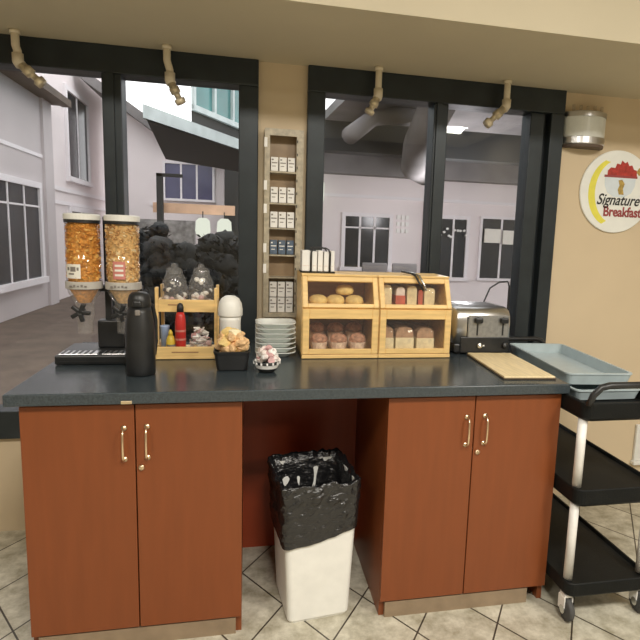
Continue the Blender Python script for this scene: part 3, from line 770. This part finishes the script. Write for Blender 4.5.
# ------------------------------------------------------------------ utility cart, and tubs on it
cx0, cx1, cy0, cy1 = 2.063, 2.425, -.15, .74
t = thing('utility_cart', ((cx0+cx1)/2, (cy0+cy1)/2, 0), 'black three-shelf utility cart with aluminium posts beside the right cabinet', 'cart')
ccx, ccy, cw, cl = (cx0+cx1)/2, (cy0+cy1)/2, cx1-cx0, cy1-cy0
for nm, z0, z1 in (('bottom_shelf', .105, .168), ('middle_shelf', .470, .540), ('top_shelf', .798, .868)):
    b = MB(); dp = .03
    b.loops([rrect(ccx, ccy, cw-.03, cl-.03, .03, z0), rrect(ccx, ccy, cw-.006, cl-.006, .035, z0+.012), rrect(ccx, ccy, cw, cl, .035, z1-.012), rrect(ccx, ccy, cw, cl, .035, z1-.003), rrect(ccx, ccy, cw-.006, cl-.006, .033, z1),
             rrect(ccx, ccy, cw-.022, cl-.022, .03, z1), rrect(ccx, ccy, cw-.034, cl-.034, .028, z1-.012 if nm != 'top_shelf' else z1-.038)])
    o = obj(nm, b, 'black_mat', t)
    if nm == 'top_shelf':
        for s_, ye in ((-1, cy0), (1, cy1)):
            h = MB(); h.smooth = True
            h.tube([(cx0+.012, ye, .862), (cx0+.02, ye+s_*.008, .900), (cx0+.045, ye+s_*.014, .930), (cx0+.075, ye+s_*.016, .938), (cx1-.075, ye+s_*.016, .938), (cx1-.045, ye+s_*.014, .930), (cx1-.02, ye+s_*.008, .900), (cx1-.012, ye, .862)], .0125, 12)
            obj('handle', h, 'black', o)
for x in (cx0+.024, cx1-.024):
    for y in (cy0+.045, cy1-.045):
        b = MB(); b.smooth = True; b.lathe([(.017, .165), (.017, .472)], x, y, 20); b.lathe([(.017, .537), (.017, .80)], x, y, 20); obj('post', b, 'alu', t)
        c = MB(); c.box(x-.016, x+.016, y-.02, y+.02, .095, .108, .003); c.box(x-.019, x-.014, y-.022, y+.022, .040, .097, .002); c.box(x+.014, x+.019, y-.022, y+.022, .040, .097, .002)
        k = obj('caster', c, 'alu', t)
        w = MB(); w.smooth = True
        w.lathe([(.012, -.012), (.040, -.012), (.0455, -.007), (.0455, .007), (.040, .012), (.012, .012)], mat=Matrix.Translation((x, y-.01, .0458)) @ Matrix.Rotation(PI/2, 4, 'Y'), n=26); obj('wheel', w, 'rubber', k)
        w = MB(); w.lathe([(.016, -.0205), (.016, .0205)], mat=Matrix.Translation((x, y-.01, .0458)) @ Matrix.Rotation(PI/2, 4, 'Y'), n=18); obj('hub', w, 'steel', k)
def tub(xa, ya, w, l, z0, h, rot_, label):
    b = MB()
    b.loops([rrect(xa, ya, w-.03, l-.03, .02, z0, 5, rot_), rrect(xa, ya, w-.008, l-.008, .025, z0+h-.008, 5, rot_), rrect(xa, ya, w, l, .028, z0+h-.006, 5, rot_), rrect(xa, ya, w, l, .028, z0+h, 5, rot_),
             rrect(xa, ya, w-.022, l-.022, .022, z0+h, 5, rot_), rrect(xa, ya, w-.036, l-.036, .02, z0+.004, 5, rot_)])
    return tag(obj('bus_tub', b, 'tray_blue'), label, 'tub', 'pale blue tubs on the cart')
tub(2.262, .29, .290, .60, .8350, .042, 0., 'pale blue plastic tub, the lower one inside the top of the black cart')
tub(2.282, .365, .285, .64, .8800, .048, -.09, 'pale blue plastic tub, the upper one stacked on the top of the black cart')

# ------------------------------------------------------------------ wall sign
scx, scz, sr = 2.816, 1.716, .216
t = thing('wall_sign', (scx, WY, scz-sr), 'round white breakfast sign with red and yellow artwork on the tan wall', 'sign')
YD = WY-.014
b = MB(); b.smooth = False
b.lathe([(sr-.004, 0), (sr, .003), (sr, .010), (sr-.003, .013)], mat=Matrix.Translation((scx, WY-.001, scz)) @ Matrix.Rotation(PI/2, 4, 'X'), n=64)
obj('disc', b, 'sign_white', t)
def flat(poly, mat, name, d=0.0008, off=0.):
    b = MB(); b.prism([(scx+u*sr, scz+v*sr) for u, v in poly], 1, YD-.0004-off-d, YD-.0003-off); return obj(name, b, mat, t)
arc = [(-.12+.66*math.cos(a)*1., -.02+.82*math.sin(a)) for a in [math.radians(x) for x in range(112, 251, 6)]]
arc_in = [(-.02+.58*math.cos(a), -.0+.76*math.sin(a)) for a in [math.radians(x) for x in range(250, 111, -6)]]
flat(arc+arc_in, 'sign_yellow', 'yellow_crescent')
bowl = [(-.36, .36), (.50, .36), (.49, .15), (.40, -.02), (.22, -.12), (-.08, -.12), (-.26, -.02), (-.35, .15)]
flat(bowl, 'sign_blue', 'drawn_bowl')
flat([(-.38, .40), (.54, .40), (.54, .345), (-.38, .345)], 'sign_maroon', 'bowl_rim', off=.0008)
top = [(-.30, .40), (-.30, .50), (-.22, .58), (-.10, .57), (-.06, .68), (.04, .66), (.07, .76), (.16, .70), (.22, .74), (.28, .64), (.36, .66), (.42, .56), (.50, .54), (.52, .40)]
flat(top, 'sign_red', 'berry_heap', off=.0008)
flat([(.50, .50), (.56, .60), (.66, .64), (.78, .60), (.70, .48), (.58, .42)], 'sign_gold', 'gold_leaf', off=.001)
flat([(.02, .28), (.12, .30), (.20, .20), (.16, .08), (.20, -.06), (.06, -.06), (.02, .06), (.06, .16)], 'sign_gold', 'gold_figure', off=.0012)
text_mesh('Signature', .080, 'ink', t, 'script_lettering', (scx+.012, YD-.002, scz-.068), .35, .86, .0008)
text_mesh('Breakfast', .072, 'sign_maroon', t, 'red_lettering', (scx+.045, YD-.002, scz-.128), 0., .86, .0018)

# ------------------------------------------------------------------ wall light
wx, wz0, wz1 = 2.592, 1.925, 2.128
t = thing('wall_light', (wx, WY, wz0), 'frosted glass wall light with chrome rims, above and left of the round sign', 'wall light')
def half(prof, mb):
    n = 24
    mb.loops([[Vector((wx+r*math.cos(PI+PI*i/n), WY-.0012-.75*r*abs(math.sin(PI*i/n)), z)) for i in range(n+1)] for r, z in prof], True, True, True)
b = MB(); b.smooth = False; half([(.114, 1.975), (.116, 1.980), (.116, 2.070), (.114, 2.075)], b); obj('glass_band', b, 'frost', t)
b = MB(); half([(.116, 1.940), (.120, 1.944), (.120, 1.975), (.112, 1.975)], b); obj('lower_rim', b, 'chrome', t)
b = MB(); half([(.112, 1.925), (.114, 1.928), (.114, 1.940)], b); obj('bottom_cap', b, 'wood_brown', t)
b = MB(); half([(.112, 2.075), (.120, 2.075), (.120, 2.098), (.112, 2.102)], b); obj('upper_rim', b, 'chrome', t)
b = MB(); b.smooth = True
for k in range(5): b.tube([(wx-.08+k*.04, WY-.03, 2.10), (wx-.08+k*.04, WY-.03, 2.135)], .008, 8)
obj('glass_rod', b, 'acrylic_h', t)
# white outlet low on the wall beyond the cart
t = thing('wall_outlet', (3.14, WY, .17), 'white wall box low on the tan wall beyond the cart', 'outlet')
obj('cover', MB().box(3.10, 3.20, WY-.02, WY-.001, .19, .41, .004), 'white_pl', t); obj('ledge', MB().box(3.09, 3.21, WY-.035, WY-.001, .17, .19, .003), 'white_pl', t)

# ------------------------------------------------------------------ sprinkler pipes under the soffit
def sprinkler(x, z1, elbow, tip, label):
    y = .78
    t = thing('hanging_sprinkler', (x, y, 2.2), label, 'pipe', 'cream sprinkler pipes under the soffit')
    ex, ez = elbow; px, pz = tip
    b = MB(); b.smooth = True
    mid = ((x*.2+ex*.8), ez)
    b.tube([(x, y, 2.199), (x, y, 2.14), (ex, y, ez+.045), (ex, y, ez+.01), (ex+(px-ex)*.18, y, ez-.012)], .0155, 12)
    b.lathe([(.020, 2.185), (.020, 2.199)], x, y, 16)
    obj('drop_pipe', b, 'pipe', t)
    b = MB(); b.smooth = True
    b.tube([(ex, y, ez+.035), (ex, y, ez+.004), (ex+(px-ex)*.12, y-.002, ez-.010)], .0215, 12); obj('elbow', b, 'pipe', t)
    b = MB(); b.smooth = True
    A = Vector((ex+(px-ex)*.08, y, ez-.004)); B = Vector((px, y, pz)); d = B-A
    b.tube([A, A+d*.25, A+d*.26, A+d*.5, A+d*.51, A+d*.78, A+d*.8, B], .01, 10, [.018, .018, .022, .022, .014, .013, .024, .022])
    obj('nozzle', b, 'pipe_tip', t)
sprinkler(-.036, 0, (-.030, 2.075), (.058, 1.998), 'cream sprinkler pipe under the soffit at the far left')
sprinkler(.545, 0, (.556, 2.055), (.602, 1.968), 'cream sprinkler pipe in front of the pane showing the canopy')
sprinkler(1.470, 0, (1.470, 2.07), (1.428, 1.992), 'cream sprinkler pipe in front of the left pane of the right window')
sprinkler(2.108, 0, (2.108, 2.075), (2.010, 1.985), 'cream sprinkler pipe at the right, in front of the rightmost pane')

# ------------------------------------------------------------------ outside: courtyard
g = MB().box(-14, 22, 1.0, 40, -.25, -.06); g.box(-14, 22, 1.02, 40, -.06, -.002)
struct('ground', g, 'deck')
def ext_window(parent, axis, at, a0, a1, z0, z1, cols, bars, glass='ext_glass', t=.10):
    """axis 'x': a wall at x=at facing +x, span in y; axis 'y': wall at y=at facing -y, span in x"""
    def bx(mb, s0, s1, z0_, z1_, d0, d1):
        if axis == 'y': mb.box(s0, s1, at-d1, at-d0, z0_, z1_)
        else: mb.box(at+d0, at+d1, s0, s1, z0_, z1_)
    w = obj('window', (lambda m: (bx(m, a0-t, a1+t, z1, z1+t, .0, .06), bx(m, a0-t*1.3, a1+t*1.3, z0-t, z0, .0, .10), bx(m, a0-t, a0, z0, z1, 0, .06), bx(m, a1, a1+t, z0, z1, 0, .06), m)[-1])(MB()), 'ext_trim', parent)
    m = MB(); bx(m, a0, a1, z0, z1, .005, .02); obj('pane', m, glass, w)
    m = MB()
    for k in range(1, cols):
        c = a0+(a1-a0)*k/cols; bx(m, c-.02, c+.02, z0, z1, .02, .035)
    for zz in bars: bx(m, a0, a1, zz-.015, zz+.015, .02, .035)
    if cols > 1 or bars: obj('glazing_bar', m, 'ext_trim', w)
    return w
# left wing: long white wall running away from the window
t = thing('courtyard_wing', (-3.6, 9, 0), 'white stucco building wing running away outside the left window', 'building')
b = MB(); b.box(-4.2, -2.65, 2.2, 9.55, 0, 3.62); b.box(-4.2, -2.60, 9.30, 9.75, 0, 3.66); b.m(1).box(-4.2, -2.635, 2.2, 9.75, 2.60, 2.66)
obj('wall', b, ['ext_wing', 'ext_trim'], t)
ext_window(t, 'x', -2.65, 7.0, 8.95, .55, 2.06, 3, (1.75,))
b = MB(); b.box(-4.2, -2.42, 2.2, 9.9, 3.62, 3.76); b.m(1).box(-2.46, -2.30, 2.2, 9.9, 3.60, 3.72); obj('eave', b, ['wood_brown', 'wood_brown'], t)
t = thing('tall_wing', (-3.6, 13, 0), 'taller white building with narrow windows beyond the left wing outside', 'building')
b = MB(); b.box(-4.2, -2.72, 9.9, 15.5, 0, 5.6); b.m(1).box(-4.2, -2.69, 9.9, 15.5, 2.12, 2.2); b.box(-4.2, -2.69, 9.9, 15.5, 1.86, 1.93); obj('wall', b, ['ext_white', 'ext_trim'], t)
ext_window(t, 'x', -2.72, 11.0, 12.5, 2.45, 4.15, 2, (), 'ext_glass')
ext_window(t, 'x', -2.72, 11.0, 12.6, .6, 1.75, 2, (), 'ext_glass')
# house at the back seen through the second pane
t = thing('gabled_house', (-.6, 13, 0), 'white house with a violet window behind the canopy outside', 'building')
b = MB(); b.prism([(-2.1, 0), (.36, 0), (.36, 3.02), (-.9, 3.45), (-2.1, 4.25)], 1, 12, 14); b.m(1).box(-1.3, .35, 11.97, 12, 1.98, 2.06); obj('wall', b, ['ext_white', 'ext_trim'], t)
ext_window(t, 'y', 12, -.95, .09, 2.16, 2.94, 3, (), 'ext_glass_v', .05)
b = MB(); b.prism([(-2.6, 4.78), (-2.6, 4.56), (-.9, 3.40), (.36, 2.98), (.36, 3.21), (-.9, 3.64)], 1, 11.6, 14.2); obj('roof', b, 'ext_grey', t)
tag(obj('dark_shed', MB().box(.38, 1.7, 11.6, 13, 0, 3.0), 'ext_dark'), 'dark shed to the right of the white house outside', 'shed')
# canopy over the terrace
t = thing('terrace_canopy', (.5, 7.5, 2.5), 'pale metal canopy with a dark underside, outside the second pane', 'canopy')
b = MB(); b.prism([(-.18, 4.75), (1.35, 7.75), (1.35, 10.3), (-.45, 8.3)], 2, 2.60, 2.63); obj('soffit_board', b, 'ext_dark', t)
b = MB(); b.prism([(-.20, 4.71), (1.39, 7.80), (1.37, 7.84), (-.22, 4.81)], 2, 2.60, 2.74); b.prism([(-.18, 4.79), (1.35, 7.79), (1.35, 10.3), (-.45, 8.3)], 2, 2.63, 2.735); obj('roof_edge', b, 'ext_roof', t)
for x, y in ((1.25, 8.0),):
    b = MB(); b.box(x-.04, x+.04, y-.04, y+.04, 0, 2.6); obj('post', b, 'ext_dark', t)
t = thing('roof_lantern', (.9, 8.3, 2.7), 'teal glazed roof light standing above the canopy outside', 'roof light')
D = Vector((1.59, 3.13, 0)).normalized(); P0 = Vector((.19, 5.82, 0))
P = [P0, P0+D*2.9, P0+D*2.9+Vector((-.2, 1.6, 0)), P0+Vector((-.02, 2.0, 0))]
b = MB(); b.prism([(v.x, v.y) for v in P], 2, 2.95, 4.4); obj('glazing', b, 'ext_teal', t)
b = MB(); b.prism([(v.x, v.y) for v in P], 2, 2.735, 2.95); obj('curb', b, 'ext_dark', t)
b = MB()
q = Matrix.Translation(P0) @ Matrix.Rotation(math.atan2(D.y, D.x), 4, 'Z')
for k in range(6): b.box(k*.5, k*.5+.05, -.04, -.001, 2.95, 4.4, 0, 1, q)
b.box(0, 2.9, -.05, -.001, 2.93, 3.0, 0, 1, q)
obj('frame', b, 'ext_roof', t)
# pergola beam with lanterns
t = thing('pergola', (-.1, 6.2, 0), 'orange timber pergola beam on a dark post outside', 'pergola')
b = MB(); b.box(-.34, 1.1, 6.15, 6.25, 1.66, 1.79); obj('beam', b, 'timber', t)
b = MB(); b.box(-.275, -.20, 6.03, 6.13, 0, 2.16); b.box(-.275, .05, 6.03, 6.10, 2.12, 2.16); obj('post', b, 'ext_dark', t)
b = MB(); b.box(.72, .80, 6.14, 6.26, 0, 2.0); obj('post', b, 'ext_dark', t)
for k, x in enumerate((.30, .58)):
    l = thing('lantern', (x, 6.1, 1.38), 'pale lantern hanging from the timber beam outside, the %s one' % ('left', 'right')[k], 'lantern', 'lanterns on the pergola beam')
    b = MB(); b.smooth = True; b.lathe([(.05, 1.61), (.09, 1.57), (.10, 1.44), (.08, 1.37), (.03, 1.35)], x, 6.1, 16); obj('shade', b, 'lamp_dim', l)
    b = MB(); b.tube([(x, 6.1, 1.60), (x, 6.1, 1.69)], .008, 6); b.tube([(x, 6.1, 1.69), (x, 6.16, 1.69)], .008, 6); obj('hanger', b, 'ext_dark', l)
tag(obj('garden_wall', MB().box(-.75, .12, 6.9, 7.1, 0, 1.58), 'cloth_grey'), 'grey rough garden wall behind the dark shrubs outside', 'wall')
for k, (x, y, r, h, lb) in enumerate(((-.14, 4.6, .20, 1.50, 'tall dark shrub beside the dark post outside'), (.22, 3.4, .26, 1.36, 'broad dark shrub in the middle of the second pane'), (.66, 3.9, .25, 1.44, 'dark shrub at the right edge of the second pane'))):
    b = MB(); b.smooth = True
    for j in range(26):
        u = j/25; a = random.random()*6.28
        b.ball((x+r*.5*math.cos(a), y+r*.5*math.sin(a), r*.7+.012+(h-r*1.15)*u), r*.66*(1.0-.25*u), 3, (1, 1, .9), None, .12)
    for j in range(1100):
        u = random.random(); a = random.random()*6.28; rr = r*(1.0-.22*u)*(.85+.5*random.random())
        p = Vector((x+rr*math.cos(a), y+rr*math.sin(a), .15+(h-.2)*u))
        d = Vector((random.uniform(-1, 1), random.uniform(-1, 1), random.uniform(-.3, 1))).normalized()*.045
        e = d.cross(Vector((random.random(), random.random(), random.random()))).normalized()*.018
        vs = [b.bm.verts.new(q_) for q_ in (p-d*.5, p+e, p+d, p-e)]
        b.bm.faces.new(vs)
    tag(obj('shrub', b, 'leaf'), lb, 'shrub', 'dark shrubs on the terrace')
# white building across the court, seen through the right window
t = thing('court_building', (5, 9.5, 0), 'white building with dark windows across the court outside the right window', 'building')
obj('wall', MB().box(1.62, 9.5, 9, 10.5, 0, 3.0), 'ext_white', t)
obj('cornice', MB().box(1.62, 9.5, 8.95, 9, 2.18, 2.24), 'ext_trim', t)
obj('corner_pilaster', MB().box(4.28, 4.52, 8.9, 9, 0, 2.18), 'ext_white', t)
ext_window(t, 'y', 9, 2.73, 3.60, .86, 1.83, 3, (1.62,), 'ext_glass', .07)
ext_window(t, 'y', 9, 4.66, 5.20, .70, 1.86, 2, (), 'ext_glass', .07)
w = ext_window(t, 'y', 9, 5.54, 6.40, .70, 1.90, 2, (), 'ext_glass', .05)
t = thing('shop_sign', (5.95, 8.9, 1.55), 'pale two-panel shop sign in the window outside the rightmost pane', 'sign')
obj('panel', MB().box(5.58, 5.93, 8.90, 8.93, 1.42, 1.70), 'label', t); obj('panel', MB().box(5.98, 6.36, 8.90, 8.93, 1.40, 1.68), 'label', t)
b = MB()
for k in range(10): b.ball((4.62+.06*k+random.random()*.04, 8.9, 1.50+.26*random.random()), .035, 1, (1, .5, .8))
tag(obj('window_stickers', b, 'card', None), 'cluster of white stickers on the window outside behind the mullion', 'stickers')
b = MB()
for k in range(9): b.box(3.75+.09*(k % 3), 3.81+.09*(k % 3), 8.96, 8.99, 1.55+.13*(k//3), 1.63+.13*(k//3))
tag(obj('wall_notice', b, ['card']), 'white patterned notice on the wall right of the outside window', 'notice')
tag(obj('wall_lamp_box', MB().box(1.98, 2.26, 8.6, 9, 2.05, 2.42, .03), 'lamp_dim'), 'pale lit box lamp on the outside wall at the left of the right window', 'lamp')
# porch roof over the court
t = thing('porch_roof', (5, 6, 3), 'dark porch roof with deep beams outside the right window', 'porch')
b = MB(); b.prism([(1.75, 8.95), (9.5, 8.95), (9.5, 2.2), (2.4, 2.2), (2.0, 5.0)], 2, 3.02, 3.14); obj('deck', b, 'ext_grey', t)
b = MB(); b.box(1.70, 9.5, 8.30, 8.6, 2.55, 3.02); obj('beam', b, 'ext_grey', t)
b = MB(); b.box(1.9, 9.5, 6.2, 6.5, 2.62, 3.02); obj('beam', b, 'ext_dark', t)
b = MB(); b.smooth = True
b.tube([(2.9, 4.2, 2.9), (3.0, 5.2, 2.62), (3.3, 6.4, 2.50), (3.75, 7.3, 2.52)], .20, 14); obj('duct', b, 'ext_grey', t)
b = MB(); b.smooth = True; b.tube([(2.0, 4.6, 2.55), (2.35, 5.0, 2.85), (2.9, 5.2, 2.98)], .10, 10); obj('brace', b, 'ext_grey', t)
# patio chair beyond the right window
for k, x in enumerate((2.98, 3.5)):
    t = thing('patio_chair', (x, 7.6, 0), 'grey patio chair outside in front of the window, the %s one' % ('left', 'right')[k], 'chair', 'patio chairs in the court')
    obj('seat', MB().box(x-.22, x+.22, 7.4, 7.84, .43, .46, .01), 'ext_grey', t); obj('backrest', MB().box(x-.22, x+.22, 7.36, 7.40, .55, 1.02, .03), 'ext_grey', t)
    for sx in (-.2, .2):
        for sy in (7.42, 7.82):
            obj('leg', MB().box(x+sx-.015, x+sx+.015, sy-.015, sy+.015, 0, .43), 'ext_dark', t)
        obj('back_post', MB().box(x+sx-.012, x+sx+.012, 7.385, 7.405, .46, .62), 'ext_dark', t)

# ------------------------------------------------------------------ light
w = bpy.data.worlds.new('world'); S.world = w; w.use_nodes = True
nt = w.node_tree; nt.nodes.clear(); out = nt.nodes.new('ShaderNodeOutputWorld'); bg = nt.nodes.new('ShaderNodeBackground')
bg.inputs[0].default_value = (1.0, .955, .96, 1); bg.inputs[1].default_value = 2.3
nt.links.new(bg.outputs[0], out.inputs[0])
def area(name, loc, sx, sy, power, col, rot_=(0, 0, 0)):
    l = bpy.data.lights.new(name, 'AREA'); l.shape = 'RECTANGLE'; l.size = sx; l.size_y = sy; l.energy = power; l.color = col
    o = bpy.data.objects.new(name, l); COL.objects.link(o); o.location = loc; o.rotation_euler = rot_; return o
warm = (1., .945, .86)
for i, (x, y, p) in enumerate(((3.0, -2.3, 78), (1.2, -2.3, 78), (-.6, -2.4, 40))):
    area('ceiling_lamp', (x, y, ZC-.02), .55, .55, p, warm)
area('ceiling_lamp', (3.79, -4.45, ZC-.02), .45, .45, 60, warm)
pl = bpy.data.lights.new('court_fill_light', 'POINT'); pl.energy = 110; pl.shadow_soft_size = .2; pl.color = (1., .93, .95)  # added fill without a fixture, brightens the court wall under the porch roof
po = bpy.data.objects.new('court_fill_light', pl); COL.objects.link(po); po.location = (3.9, 6.0, 1.9)

S.view_settings.view_transform = 'Standard'; S.view_settings.look = 'None'
S.view_settings.exposure = 0.; S.view_settings.gamma = 1.; S.view_settings.use_curve_mapping = False
S.cycles.use_denoising = True
S.cycles.max_bounces = 10; S.cycles.diffuse_bounces = 5; S.cycles.glossy_bounces = 4; S.cycles.transparent_max_bounces = 24
S.cycles.sample_clamp_indirect = 6.
for o in S.objects:
    if '_w' in o: del o['_w']
